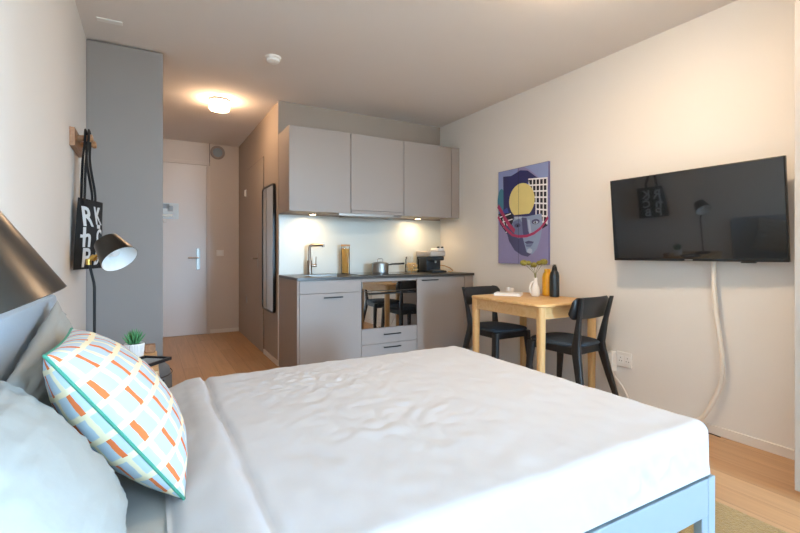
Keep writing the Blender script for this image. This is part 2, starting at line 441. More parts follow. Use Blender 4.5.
# sink cabinet
O = (1.37, 3.9, HZB)
t = thing('sink_cabinet', 'taupe base cabinet under the sink with one black bar handle', 'cabinet', O, group=None)
bx((1.084, YC+.021, HZB), (1.645, YK-.02, .68), .001, O).build('body', M['taupe'], t)
bx((1.084, YC, .722), (1.645, YC+.019, .832), .002, O).build('front_panel', M['front'], t)
dd = bx((1.084, YC, HZB), (1.645, YC+.019, .719), .002, O).build('door', M['front'], t)
handle(O, 1.29, 1.462, .684, YC, dd)
# oven cabinet with two drawers
O = (1.936, 3.9, HZB)
t = thing('oven_cabinet', 'taupe base cabinet holding the oven above two drawers', 'cabinet', O)
b = MB(O); b.box((1.648, YC+.024, HZB), (1.658, YK-.02, .832)); b.box((2.216, YC+.024, HZB), (2.224, YK-.02, .832))
b.box((1.658, YC+.021, HZB), (2.216, YK-.02, HZB+.01)); b.box((1.658, YC+.021, .372), (2.216, YK-.02, .384)); b.build('body', M['taupe'], t)
bx((1.648, YC, .806), (2.224, YC+.019, .832), .002, O).build('front_strip', M['front'], t)
for z0, z1, zh in ((.240, .378, .322), (HZB, .237, .203)):
    dr = bx((1.648, YC, z0), (2.224, YC+.019, z1), .002, O).build('drawer', M['front'], t)
    handle(O, 1.861, 2.04, zh, YC, dr)
O = (1.936, 3.85, .388)
t = thing('oven', 'built-in oven with a mirror-black glass door', 'oven', O)
bx((1.662, YC+.024, .388), (2.212, 4.15, .80), 0, O).build('body', M['blackmetal'], t)
bx((1.651, YC-.002, .722), (2.221, YC+.022, .803), .002, O).build('control_panel', M['oven'], t)
dg = bx((1.651, YC-.002, .384), (2.221, YC+.022, .719), .002, O).build('oven_door', M['oven'], t)
b = MB(O); b.box((1.70, YC-.034, .690), (2.17, YC-.020, .702), .003); b.box((1.72, YC-.022, .691), (1.735, YC-.001, .701)); b.box((2.135, YC-.022, .691), (2.15, YC-.001, .701))
b.build('oven_handle', M['blackmetal'], dg)
# fridge cabinet
O = (2.51, 3.9, HZB)
t = thing('fridge_cabinet', 'taupe tall-door base cabinet right of the oven with a black handle near its top', 'cabinet', O)
bx((2.227, YC+.021, HZB), (2.79, YK-.02, .832), .001, O).build('body', M['taupe'], t)
dd = bx((2.227, YC, HZB), (2.786, YC+.019, .832), .002, O).build('door', M['front'], t)
handle(O, 2.272, 2.458, .803, YC, dd)
bx((2.793, YC+.001, HZB), (2.902, YC+.02, .832), .001, O).build('filler_panel', M['front'], t)
# worktop with sink cut-out
sx0, sx1, sy0, sy1 = 1.24, 1.60, 3.74, 4.08
b = MB((2, 3.9, .835))
x0, x1, y0, y1 = 1.062, 2.903, YC-.018, YK-.001
for lo, hi in (((x0, y0), (sx0, y1)), ((sx1, y0), (x1, y1)), ((sx0, y0), (sx1, sy0)), ((sx0, sy1), (sx1, y1))):
    b.box(lo+(.834,), hi+(.858,))
tag(b.build('worktop', M['stone'], loc=(2, 3.9, .835)), 'dark stone kitchen worktop running over all base cabinets', 'worktop')
b = MB((1.42, 3.9, .70)); g = .004
b.box((sx0+.001, sy0+.001, .70), (sx1-.001, sy1-.001, .706)); b.box((sx0+.001, sy0+.001, .70), (sx0+g, sy1-.001, .857)); b.box((sx1-g, sy0+.001, .70), (sx1-.001, sy1-.001, .857)); b.box((sx0+.001, sy0+.001, .70), (sx1-.001, sy0+g, .857)); b.box((sx0+.001, sy1-g, .70), (sx1-.001, sy1-.001, .857))
b.lathe([(.03, 0), (.03, .002), (.02, .001)], (1.42, 3.9, .7065), seg=18)
tag(b.build('sink', M['steel'], loc=(1.42, 3.9, .70)), 'steel sink basin sunk into the dark worktop', 'sink')
tag(bx((1.066, YK-.0085, .8585), (2.903, YK-.001, 1.428)).build('backsplash', M['splash']), 'pale glass backsplash between worktop and wall cabinets', 'backsplash')
# wall cabinets
YU = 3.85
ZU0, ZU1 = 1.435, 2.183
ud = [(1.062, 1.640, 'left wall cabinet, beside the hallway corner, with a plain taupe door'), (1.646, 2.212, 'middle wall cabinet above the extractor hood, with a plain taupe door'), (2.218, 2.796, 'right wall cabinet, next to the white wall, with a plain taupe door')]
for i, (xa, xb, lb) in enumerate(ud):
    O = ((xa+xb)/2, 4.0, ZU0)
    t = thing('wall_cabinet', lb, 'cabinet', O, group='taupe wall cabinets over the worktop')
    bx((xa, YU+.021, ZU0), (xb, YK-.001, ZU1), .001, O).build('body', M['taupe'], t)
    if i == 1:
        bx((xa, YU, ZU0), (xb, YU+.019, 1.463), .002, O).build('lower_strip', M['front'], t)
    bx((xa, YU, 1.466 if i == 1 else ZU0), (xb, YU+.019, ZU1), .002, O).build('door', M['front'], t)
bx((2.802, YU+.002, ZU0), (2.902, YU+.02, ZU1), .001, O).build('filler_panel', M['taupe'], t)
O = (1.79, 4.0, 1.412)
t = thing('extractor_hood', 'slim steel extractor hood under the middle wall cabinet', 'hood', O)
bx((1.655, 3.9, 1.418), (2.205, 4.18, 1.434), .002, O).build('body', M['front'], t)
bx((1.52, YU-.01, 1.410), (2.09, YU+.045, 1.4335), .002, O).build('front_lip', M['steel'], t)
def cab_light(x, lb):
    t = thing('cabinet_spot', lb, 'lamp', (x, 4.05, ZU0))
    b = MB(); b.lathe([(.036, -.001), (.036, -.010), (.030, -.011)], seg=24); b.build('ring', M['steel'], t)
    b = MB(); b.lathe([(.028, -.0112), (.027, -.013), (.001, -.0135)], seg=24); b.build('diffuser', M['led'], t)
    l = bpy.data.lights.new('cabinet_light_beam', 'AREA'); l.shape = 'DISK'; l.size = .055; l.energy = LED_W; l.color = (1., .70, .38); l.spread = math.radians(175)
    lo = bpy.data.objects.new('cabinet_light_beam', l); COL.objects.link(lo); lo.location = (x, 4.05, ZU0-.018)
LED_W = 2.7
cab_light(1.34, 'lit spot lamp under the left wall cabinet')
cab_light(2.50, 'lit spot lamp under the right wall cabinet')
# faucet
O = (1.335, 4.13, .858)
t = thing('kitchen_faucet', 'angular steel kitchen tap behind the sink', 'faucet', O)
b = MB(); b.lathe([(.027, 0), (.027, .006), (.023, .008), (.023, .125), (.019, .135)], (0, 0, .0005)); b.tube([(0, 0, .13), (0, 0, .255), (.004, -.002, .272), (.02, -.008, .281), (.05, -.02, .282)], .0135, 12); b.build('body', M['bronze'], t)
b = MB(); b.tube([(.05, -.02, .282), (.115, -.06, .282)], .0135, 12); b.tube([(.115, -.06, .288), (.115, -.06, .262)], .013, 12); b.build('spout', M['bronze'], t)
b = MB(); b.tube([(.02, 0, .085), (.068, -.006, .085)], .014, 12); b.tube([(.060, -.006, .09), (.063, -.006, .17)], .0045, 8); b.build('lever', M['bronze'], t)
# spaghetti jar
O = (1.70, 4.12, .8585)
t = thing('spaghetti_jar', 'tall glass jar of spaghetti with a wooden lid', 'jar', O)
b = MB(); b.lathe([(.040, .0), (.042, .004), (.042, .27)], seg=24, cap1=False); b.build('glass_body', M['jar'], t)
b = MB()
for k in range(46):
    a = random.uniform(0, 2*PI); r = .033*math.sqrt(random.random()); a2 = a+random.uniform(.5, .9); r2 = min(.035, r+.006)
    b.tube([(r*math.cos(a), r*math.sin(a), .006), (r2*math.cos(a2), r2*math.sin(a2), .245+random.uniform(-.006, .008))], .0026, 5)
st = b.build('spaghetti', M['pasta'], t); st['kind'] = 'stuff'
b = MB(); b.lathe([(.044, .271), (.046, .274), (.046, .286), (.043, .289)], seg=24); b.build('lid', M['lidwood'], t)
# hob and saucepan
tag(bx((1.68, 3.72, .8585), (2.20, 4.17, .8635), .002).build('cooking_hob', M['hob']), 'flat black glass hob set on the worktop', 'hob')
O = (2.035, 4.02, .864)
t = thing('saucepan', 'small steel saucepan with a lid on the hob', 'saucepan', O)
b = MB(); b.lathe([(.078, .0005), (.084, .006), (.084, .088), (.087, .091), (.084, .091)], seg=32); b.build('pot', M['steel'], t)
b = MB(); b.lathe([(.086, .092), (.086, .096), (.05, .108), (.001, .112)], seg=32); lid = b.build('lid', M['steel'], t)
b = MB(); b.tube([(-.03, 0, .108), (-.03, 0, .132), (-.02, 0, .140), (.02, 0, .140), (.03, 0, .132), (.03, 0, .108)], .005, 8); b.build('lid_loop', M['steel'], lid)
b = MB(); b.tube([(.08, -.01, .076), (.13, -.018, .086), (.26, -.035, .090)], [.006, .009, .011], 10); b.build('pan_handle', M['blackmetal'], t)
# glass jar of pasta pieces
O = (2.435, 4.06, .8585)
t = thing('storage_jar', 'squat clear jar half full of dry pasta beside the coffee machine', 'jar', O)
b = MB(); b.lathe([(.070, 0), (.073, .005), (.073, .14), (.066, .150)], seg=28, cap1=False); b.build('glass_body', M['jar'], t)
b = MB()
for k in range(80):
    a = random.uniform(0, 2*PI); r = .056*math.sqrt(random.random()); z = random.uniform(.012, .095)
    p = Vector((r*math.cos(a), r*math.sin(a), z)); dv = Vector((random.uniform(-1, 1), random.uniform(-1, 1), random.uniform(-.5, .5))).normalized()*.011
    b.tube([p-dv, p+dv], .006, 6)
st = b.build('pasta_pieces', M['biscuit'], t); st['kind'] = 'stuff'
b = MB(); b.lathe([(.067, .1505), (.069, .153), (.069, .163), (.06, .166)], seg=28); b.build('lid', M['jar'], t)
# coffee machine
O = (2.63, 3.95, .8585)
t = thing('coffee_machine', 'black capsule coffee machine with a pale top at the worktop end', 'coffee machine', O)
b = MB(); b.box((-.095, -.02, .001), (.085, .19, .165), .012, 3); b.box((-.095, -.13, .001), (.085, -.0, .022), .006); b.box((-.085, -.10, .125), (.075, .0, .168), .012, 3); b.build('body', M['navy'], t)
b = MB(); b.box((-.10, -.105, .1685), (.09, .192, .226), .012, 3); b.build('top_housing', M['cream'], t)
b = MB(); b.box((.0, -.09, .2265), (.085, .05, .256), .008); b.build('lever', M['white'], t)
b = MB(); b.box((.005, -.085, .2565), (.025, -.06, .272), .004); b.build('button', M['blackmetal'], t)
b = MB(); b.box((.055, -.085, .2565), (.075, -.06, .272), .004); b.build('button', M['blackmetal'], t)
b = MB(); b.lathe([(.014, .124), (.012, .100)], (-.01, -.06, 0), seg=14); b.build('spout', M['steel'], t)
b = MB(); b.box((-.06, -.12, .0225), (.06, -.03, .028), .002); b.build('drip_grid', M['steel'], t)
b = MB((2.80, 3.9, .8585)); b.tube([(2.735, 3.98, .93), (2.78, 3.95, .925), (2.83, 3.92, .90), (2.86, 3.91, .872), (2.82, 3.89, .865), (2.78, 3.885, .8645)], .0055, 8)
tag(b.build('looped_cable', M['lidwood'], loc=(2.80, 3.9, .8585)), 'looped brownish cable lying on the worktop beside the coffee machine', 'cable')

# ------------------------------------------------------------------ dining table
TZ = .72
tx0, tx1, ty0, ty1 = 2.268, 2.872, 2.114, 2.885
O = ((tx0+tx1)/2, (ty0+ty1)/2, 0)
t = thing('dining_table', 'small light oak dining table against the right wall', 'table', O)
b = MB(O); b.slab(rrect(tx0, ty0, tx1, ty1, .06, 8), TZ-.022, TZ, .005); b.build('tabletop', M['table'], t)
b = MB(O)
for lo, hi in (((tx0+.05, ty0+.028), (tx1-.05, ty0+.046)), ((tx0+.05, ty1-.046), (tx1-.05, ty1-.028)), ((tx0+.028, ty0+.05), (tx0+.046, ty1-.05)), ((tx1-.046, ty0+.05), (tx1-.028, ty1-.05))):
    b.box(lo+(TZ-.105,), hi+(TZ-.0225,), .002)
b.build('apron', M['table'], t)
for lx, ly in ((tx0+.042, ty0+.042), (tx0+.042, ty1-.042), (tx1-.042, ty0+.042), (tx1-.042, ty1-.042)):
    b = MB(O); k = .028
    b.rings([[(lx+(px)*s_, ly+(py)*s_, z) for px, py in rrect(-k, -k, k, k, .018, 4)] for z, s_ in ((0, .74), (.35, .88), (TZ-.0225, 1.))])
    b.build('leg', M['tableleg'], t)

# ------------------------------------------------------------------ chairs (front towards +Y)
def loft_rects(b, secs):
    """secs: (x, y, z, width, depth) horizontal rounded rectangles lofted"""
    b.rings([[(x+px, y+py, z) for px, py in rrect(-w/2, -d/2, w/2, d/2, min(w, d)*.3, 3)] for x, y, z, w, d in secs])
def make_chair(label):
    t = thing('dining_chair', label, 'chair', group='black dining chairs at the oak table')
    out = []
    for k in range(48):
        a = 2*PI*k/48
        c, s_ = math.cos(a), math.sin(a)
        e = 2/3.2
        y = .215*math.copysign(abs(s_)**e, s_); x = (.185+.022*(y/.2))*math.copysign(abs(c)**e, c)
        out.append((x, y))
    b = MB(); b.slab(out, .437, .462, .011, dome=.014); b.build('seat', M['seat'], t)
    b = MB()
    b.box((-.15, -.165, .385), (-.13, .17, .436), .003); b.box((.13, -.165, .385), (.15, .17, .436), .003)
    b.box((-.14, -.18, .385), (.14, -.16, .436), .003); b.box((-.165, .155, .385), (.165, .175, .436), .003)
    b.build('seat_rail', M['black'], t)
    for sx in (-1, 1):
        b = MB(); loft_rects(b, [(sx*.190, .205, 0, .026, .028), (sx*.176, .18, .25, .036, .042), (sx*.165, .165, .436, .040, .058)]); b.build('leg', M['black'], t)
    for sx in (-1, 1):
        b = MB(); loft_rects(b, [(sx*.200, -.285, 0, .026, .03), (sx*.168, -.228, .22, .030, .048), (sx*.142, -.185, .41, .032, .062), (sx*.138, -.183, .455, .032, .056), (sx*.152, -.212, .62, .026, .034), (sx*.168, -.245, .772, .022, .024)])
        b.build('leg', M['black'], t)
    # curved backrest board
    rows = []
    n = 36
    for i in range(n+1):
        u = math.sin(PI/2*(-1+2*i/n))
        x = .198*u
        yc = -.215+.030*u*u
        e_ = max(0, abs(x)-.160)/.038; hh = .036+.038*max(0, 1-e_*e_)**.5
        ring = []
        for zz, th in ((-1, 0), (-.85, 1), (.85, 1), (1, 0)):
            ring.append((x, yc-.105*.0-.030*zz*.5+.009*th, .698+hh*zz))
        for zz, th in ((1, 0), (.85, 1), (-.85, 1), (-1, 0)):
            ring.append((x, yc-.030*zz*.5-.009*th-.0005, .698+hh*zz))
        rows.append(ring)
    b = MB(); b.rings(rows); b.build('backrest', M['black'], t, smooth=60)
    return t
ch1 = make_chair('black dining chair nearest the television, its curved back towards the bed')
ch1.location = (2.588, 2.185, 0); ch1.rotation_euler = (0, 0, math.radians(4))
ch2 = copy_tree(ch1); ch2['label'] = 'black dining chair on the far side of the table, beside the kitchen'
ch2.location = (2.53, 2.835, 0); ch2.rotation_euler = (0, 0, math.radians(180))

# things on the table
O = (2.56, 2.73, TZ)
t = thing('book', 'thin white book lying on the oak table', 'book', (2.54, 2.715, TZ), math.radians(-52))
b = MB(); b.box((-.105, -.075, .0012), (.105, .075, .0035), .0008); b.box((-.105, -.075, .0205), (.105, .075, .0228), .0008); b.box((-.105, .0725, .0012), (.105, .075, .0228), .0006); b.build('cover', M['white'], t)
b = MB(); b.box((-.102, -.072, .0036), (.102, .0722, .0204)); b.build('pages', M['paper'], t)
t = thing('cup', 'small white cup behind the book on the oak table', 'cup', (2.665, 2.835, TZ))
b = MB(); b.lathe([(.022, .001), (.030, .012), (.033, .05), (.030, .05), (.027, .014), (.001, .010)], seg=24, cap1=True); b.build('bowl', M['ceramic'], t)
b = MB(); b.tube([(.031, 0, .042), (.05, 0, .038), (.05, 0, .020), (.029, 0, .016)], .004, 8); b.build('cup_handle', M['ceramic'], t)
O = (2.669, 2.548, TZ)
t = thing('bud_vase', 'white ceramic bud vase with a side loop on the oak table', 'vase', O)
b = MB(); b.lathe([(.026, .001), (.033, .008), (.035, .04), (.030, .065), (.018, .10), (.014, .13), (.016, .148), (.012, .148), (.010, .12), (.012, .05)], seg=28); b.build('body', M['ceramic'], t)
b = MB(); b.tube([(-.015*.77, .015*.64, .118), (-.035*.77, .035*.64, .105), (-.044*.77, .044*.64, .07), (-.043*.77, .043*.64, .045), (-.031*.77, .031*.64, .025)], [.007, .008, .009, .009, .008], 10); b.build('side_loop', M['ceramic'], t)
fl = thing('flower_sprig', 'dry sprig with yellow green flower heads standing in the white vase', 'flower', (O[0], O[1], TZ+.125))
heads = [(-.070, .058, .142, .028), (-.01, .008, .126, .026), (.045, -.045, .150, .030), (-.04, .035, .140, .022), (.02, -.02, .142, .022)]
b = MB()
for hx, hy, hz, hr in heads: b.tube([(0, 0, -.02), (hx*.1, hy*.1, .06), (hx*.9, hy*.9, hz-.01)], .0018, 6)
b.build('stem', M['stem'], fl)
for hx, hy, hz, hr in heads:
    b = MB(); tb = bmesh.new(); bmesh.ops.create_icosphere(tb, subdivisions=3, radius=hr)
    for vtx in tb.verts: vtx.co *= 1+.22*noise.noise(vtx.co*110+Vector((hx*50, 0, 0))); vtx.co.z *= .8
    b._merge(tb, Matrix.Translation((hx, hy, hz))); b.build('flower_head', M['flower'], fl)
t = thing('flask', 'yellow drinking flask beside the white vase on the oak table', 'bottle', (2.805, 2.550, TZ), group=None)
b = MB(); b.lathe([(.034, .001), (.041, .006), (.041, .150), (.034, .180), (.024, .192)], seg=28); b.build('body', M['yellow'], t)
b = MB(); b.lathe([(.0245, .1925), (.0245, .212), (.021, .216), (.001, .217)], seg=24); b.build('cap', M['yellow'], t)
t = thing('flask', 'dark drinking flask with a pointed looped cap in front of the yellow one', 'bottle', (2.776, 2.452, TZ))
b = MB(); b.lathe([(.032, .001), (.037, .006), (.037, .165), (.032, .192), (.022, .205)], seg=28); b.build('body', M['navy'], t)
b = MB(); b.lathe([(.022, .2055), (.020, .222), (.013, .240), (.008, .252), (.001, .255)], seg=24); b.build('cap', M['blackmetal'], t)
b = MB(); b.tube([(-.017*.6, .017*.8, .215), (-.018*.6, .018*.8, .235), (-.010*.6, .010*.8, .255), (.010*.6, -.010*.8, .255), (.018*.6, -.018*.8, .235), (.017*.6, -.017*.8, .215)], .0022, 8); b.build('carry_loop', M['steel'], t)

# ------------------------------------------------------------------ wall art
AY0, AY1, AZ0, AZ1 = 3.218, 2.609, .967, 1.828
AW, AH = AY0-AY1, AZ1-AZ0
O = (XR, (AY0+AY1)/2, (AZ0+AZ1)/2)
def artmat(n, c): return mat('print_'+n, c, .6, vary=.06, vscale=14)
A = {k: artmat(k, c) for k, c in dict(lav='8D88B4', navy='2B2C5E', ink='17172A', teal='3F7C92', sky='8C9AC8', blue='3A4C9C', sand='E2CF86', pink='A8345F', line='F4F2F4', stone='8FA0C0', shade='4C4D74', mid='6C769C', pale='B3C0D6', edge='6A6690').items()}
b = MB(O).use(A['edge']).box((XR-.022, AY1, AZ0), (XR-.002, AY0, AZ1), .001)
lay = [0]
def art(m, pts):
    lay[0] += 1
    x = XR-.0222-.00006*lay[0]
    b.use(A[m]); b.verts_faces([(x, AY0-p[0]*AW, AZ1-p[1]*AH) for p in pts], [list(range(len(pts)))])
def ell(cx, cy, rx, ry, a0=0, a1=360, n=40, rot=0):
    cr, sr = math.cos(rot), math.sin(rot)
    o = []
    for k in range(n+1):
        a = math.radians(a0+(a1-a0)*k/n); x, y = rx*math.cos(a), ry*math.sin(a)
        o.append((cx+(x*cr-y*sr), cy+(x*sr+y*cr)))
    return o
def band(m, pts, wd):
    up, dn = [], []
    for i, p in enumerate(pts):
        a = Vector(pts[max(i-1, 0)]); c = Vector(pts[min(i+1, len(pts)-1)]); d_ = (c-a).normalized()
        nrm = Vector((-d_.y, d_.x))*wd/2; up.append((p[0]+nrm.x, p[1]+nrm.y)); dn.append((p[0]-nrm.x, p[1]-nrm.y))
    for i in range(len(pts)-1):
        lay[0] -= 1; art(m, [up[i], up[i+1], dn[i+1], dn[i]])
    lay[0] += 1
art('lav', [(.004, .004), (.996, .004), (.996, .996), (.004, .996)])
art('sky', [(.004, .004), (.42, .004), (.40, .05), (.12, .10), (.1, .30), (.004, .34)])
art('sky', [(.55, .004), (.996, .004), (.996, .14), (.88, .17), (.7, .07)])
art('teal', ell(.07, .33, .085, .14))
art('navy', [(.11, .06), (.28, .07), (.36, .055), (.47, .03), (.62, .05), (.76, .12), (.88, .18), (.88, .34), (.80, .55), (.2, .62), (.06, .56), (.12, .40)])
art('blue', [(.46, .21), (.66, .16), (.66, .24), (.5, .25)])
art('blue', [(.02, .45), (.2, .40), (.28, .54), (.06, .56)])
# right grid
art('ink', [(.62, .13), (.985, .16), (.985, .62), (.86, .66), (.80, .45), (.70, .26)])
for k in range(6):
    s_ = .645+.066*k
    band('line', [(s_, .14+.006*k), (s_, .24 if k == 0 else (.32 if k == 1 else .61))], .020)
for k in range(8):
    z = .15+.062*k
    band('line', [(.63+max(0, (k-1)*.035), z-.01), (.985, z+.012)], .015)
# left lower grid
art('ink', [(.0, .46), (.30, .46), (.42, .68), (.36, .735), (.22, .70), (.04, .57)])
for k in range(5):
    band('line', [(.03+.075*k, .47+.045*k), (.09+.075*k, .59+.04*k)], .014)
for k in range(5):
    band('line', [(.02+.05*k, .50+.055*k), (.28+.035*k, .47+.06*k)], .011)
# face
art('shade', [(.16, .60), (.30, .58), (.56, .60), (.68, .90), (.62, .925), (.50, .91), (.36, .86), (.24, .76)])
art('stone', [(.35, .505), (.60, .515), (.88, .50), (.90, .62), (.86, .74), (.80, .84), (.71, .90), (.60, .88), (.55, .78), (.50, .68), (.36, .66), (.31, .58)])
art('mid', [(.32, .56), (.46, .53), (.54, .60), (.52, .72), (.44, .74), (.36, .70)])
art('shade', [(.50, .52), (.60, .53), (.63, .66), (.66, .71), (.58, .72), (.53, .70)])
art('pale', [(.62, .55), (.66, .55), (.70, .70), (.66, .71)])
art('shade', ell(.77, .575, .075, .026)); art('pale', ell(.775, .582, .045, .014)); art('ink', ell(.765, .582, .014, .012))
art('shade', ell(.42, .60, .060, .022)); art('ink', ell(.42, .604, .014, .012))
art('shade', [(.56, .775), (.64, .762), (.74, .775), (.72, .792), (.60, .795)])
art('mid', [(.58, .80), (.72, .796), (.68, .825), (.60, .825)])
art('pale', ell(.66, .865, .05, .025))
art('sand', [p for p in ell(.50, .345, .255, .178) if p[1] <= .49])
art('pale', [(.35, .505), (.52, .512), (.50, .53), (.38, .535)])
band('pink', [(.0, .37), (.08, .44), (.16, .52), (.26, .60), (.36, .66)], .05)
band('pink', [(.0, .49), (.08, .56), (.18, .63), (.30, .69)], .035)
band('pink', [(.30, .695), (.44, .715), (.60, .715), (.74, .69), (.86, .645), (.94, .59), (.996, .54)], .028)
art('ink', [(.437, .004), (.442, .004), (.442, .996), (.437, .996)])
tag(b.build('wall_art', None, smooth=0, loc=O), 'purple collage picture of a stone face with a yellow disc on the white wall', 'picture')

# ------------------------------------------------------------------ television
TVR = (math.radians(5.2), math.radians(-.25), math.radians(-90+3.1))
t = thing('television', 'black flat television on a wall arm on the right wall', 'television', (2.764, 1.459, 1.2865), rot=TVR)
W2, H2 = .4675, .2692
b = MB(); b.box((-W2, .0, -H2), (W2, .022, H2), .003); b.box((-.30, .022, -.20), (.30, .055, .12), .01); b.build('housing', M['tvplastic'], t)
b = MB(); b.box((-W2+.006, -.0012, -H2+.016), (W2-.006, -.0001, H2-.006)); b.build('screen', M['screen'], t, smooth=0)
b = MB(); b.box((-.022, -.0018, -H2+.004), (.022, -.0002, -H2+.011), .0005); b.build('maker_badge', M['steel'], t)
b = MB(); b.box((.26, .0, -H2-.007), (.33, .012, -H2-.0005), .002); b.build('sensor_strip', M['tvplastic'], t)
Rm = Euler(TVR).to_matrix(); inv = Rm.transposed()
def loc_tv(p): return inv @ (Vector(p)-Vector((2.764, 1.459, 1.2865)))
b = MB(); pts = [(XR-.008, 1.52, 1.30), (2.86, 1.47, 1.295), (2.835, 1.455, 1.29)]
b.tube([loc_tv(p) for p in pts], .016, 10); b.build('mount_arm', M['blackmetal'], t)
b = MB()
vs = [loc_tv((x, y, z)) for x in (XR-.012, XR-.002) for y in (1.44, 1.60) for z in (1.20, 1.40)]
b.verts_faces(vs, [(0, 1, 3, 2), (4, 6, 7, 5), (0, 4, 5, 1), (2, 3, 7, 6), (0, 2, 6, 4), (1, 5, 7, 3)]); b.build('mount_plate', M['blackmetal'], t)
# cable sleeve
def smooth_path(pts, n=8):
    P = [Vector(p) for p in pts]; out = []
    for i in range(len(P)-1):
        a, b_, c, d_ = P[max(i-1, 0)], P[i], P[i+1], P[min(i+2, len(P)-1)]
        for k in range(n):
            u = k/n
            out.append(.5*((2*b_)+(-a+c)*u+(2*a-5*b_+4*c-d_)*u*u+(-a+3*b_-3*c+d_)*u**3))
    return out+[P[-1]]
b = MB((2.87, 1.36, .5))
b.tube(smooth_path([(2.862, 1.362, 1.10), (2.855, 1.357, 1.0), (2.850, 1.352, .86), (2.848, 1.340, .72), (2.845, 1.320, .57), (2.848, 1.308, .43), (2.868, 1.33, .30), (2.865, 1.375, .18), (2.858, 1.43, .08), (2.84, 1.53, .022), (2.80, 1.65, .014)]), .0125, 12)
tag(b.build('cable_sleeve', M['sleeve'], loc=(2.87, 1.36, .5)), 'white cable sleeve hanging from the television down the right wall', 'cable')
b = MB((2.86, 1.35, .006)); b.tube(smooth_path([(2.80, 1.62, .004), (2.85, 1.46, .004), (2.872, 1.41, .004), (2.878, 1.37, .004), (2.872, 1.33, .004)]), .0028, 8)
tag(b.build('floor_cable', M['blackmetal'], loc=(2.86, 1.35, .006)), 'thin dark cable on the floor along the right baseboard', 'cable')
# socket
O = (XR, 1.945, .315)
t = thing('wall_socket', 'white double wall socket behind the chair near the television', 'socket', O)
b = MB(O); b.box((XR-.014, 1.888, .268), (XR-.001, 1.998, .372), .004); b.build('socket_plate', M['white'], t)
for y_ in (1.914, 1.966):
    b = MB(O); b.box((XR-.0165, y_-.020, .292), (XR-.0138, y_+.020, .348), .002)
    b.use(M['ceramic'])
    s1 = b.build('outlet', None, t)
    b = MB(O)
    for dz, dy in ((.012, 0), (-.010, .009), (-.010, -.009)): b.lathe([(.003, 0), (.003, .001)], (XR-.0162, y_+dy, .32+dz), (-1, 0, 0), 8)
    b.build('pin_hole', M['blackmetal'], s1)
t = thing('power_adapter', 'pale plug adapter on the right wall beside the socket, behind the chair leg', 'adapter', (XR, 2.025, .29))
b = MB((XR, 2.025, .29)); b.box((XR-.055, 2.004, .225), (XR-.001, 2.05, .365), .006); b.build('body', M['white'], t)
b = MB((XR, 2.025, .29)); b.tube(smooth_path([(XR-.03, 2.02, .225), (XR-.03, 2.0, .19), (XR-.035, 1.955, .155), (XR-.045, 1.90, .09), (XR-.06, 1.86, .012), (XR-.09, 1.80, .008)]), .006, 8); b.build('cord', M['cord'], t)

# ------------------------------------------------------------------ bed
BX1, BY0, BY1 = 1.662, .785, 2.245
t = thing('bed', 'pale blue double bed with a blue-grey upholstered headboard', 'bed', (.65, 1.515, 0))
O = (.65, 1.515, 0)
yz = [(BY0, .06)]+[(BY1, .06)]+[(BY1-.045+.045*math.cos(math.radians(a)), .86+.045*math.sin(math.radians(a))) for a in range(0, 91, 15)]+[(BY0+.045+.045*math.cos(math.radians(a)), .86+.045*math.sin(math.radians(a))) for a in range(90, 181, 15)]
b = MB(O)
def inset(k): 
    cy, cz = 1.515, .48
    return [(cy+(p[0]-cy)*k, cz+(p[1]-cz)*k) for p in yz]
b.rings([[(-.362, p[0], p[1]) for p in yz], [(-.332, p[0], p[1]) for p in yz], [(-.324, p[0], p[1]) for p in inset(.992)], [(-.321, p[0], p[1]) for p in inset(.975)]])
b.build('headboard', M['headboard'], t)
b = MB(O); b.box((-.32, BY0, .196), (1.618, BY0+.026, .320), .003); b.build('side_rail', M['bedframe'], t)
b = MB(O); b.box((-.32, BY1-.026, .196), (1.618, BY1, .322), .003); b.build('side_rail', M['bedframe'], t)
b = MB(O); b.box((BX1-.03, BY0+.045, .196), (BX1-.004, BY1-.045, .322), .003); b.build('foot_rail', M['bedframe'], t)
for y_ in (BY0, BY1-.044):
    b = MB(O); zf = .0125 if y_ == BY0 else 0
    b.box((1.6185, y_-.001, zf), (BX1, y_+.045, .3205), .004); b.box((1.585, y_+.002, zf), (1.622, y_+.030, .195), .003); b.build('leg', M['bedframe'], t)
for y_ in (BY0+.02, BY1-.065):
    b = MB(O); b.box((-.318, y_, 0), (-.27, y_+.045, .195), .003); b.build('leg', M['bedframe'], t)
b = MB(O); b.box((-.30, BY0+.03, .18), (1.60, BY1-.03, .1955)); b.build('slat_base', M['nightwood'], t)

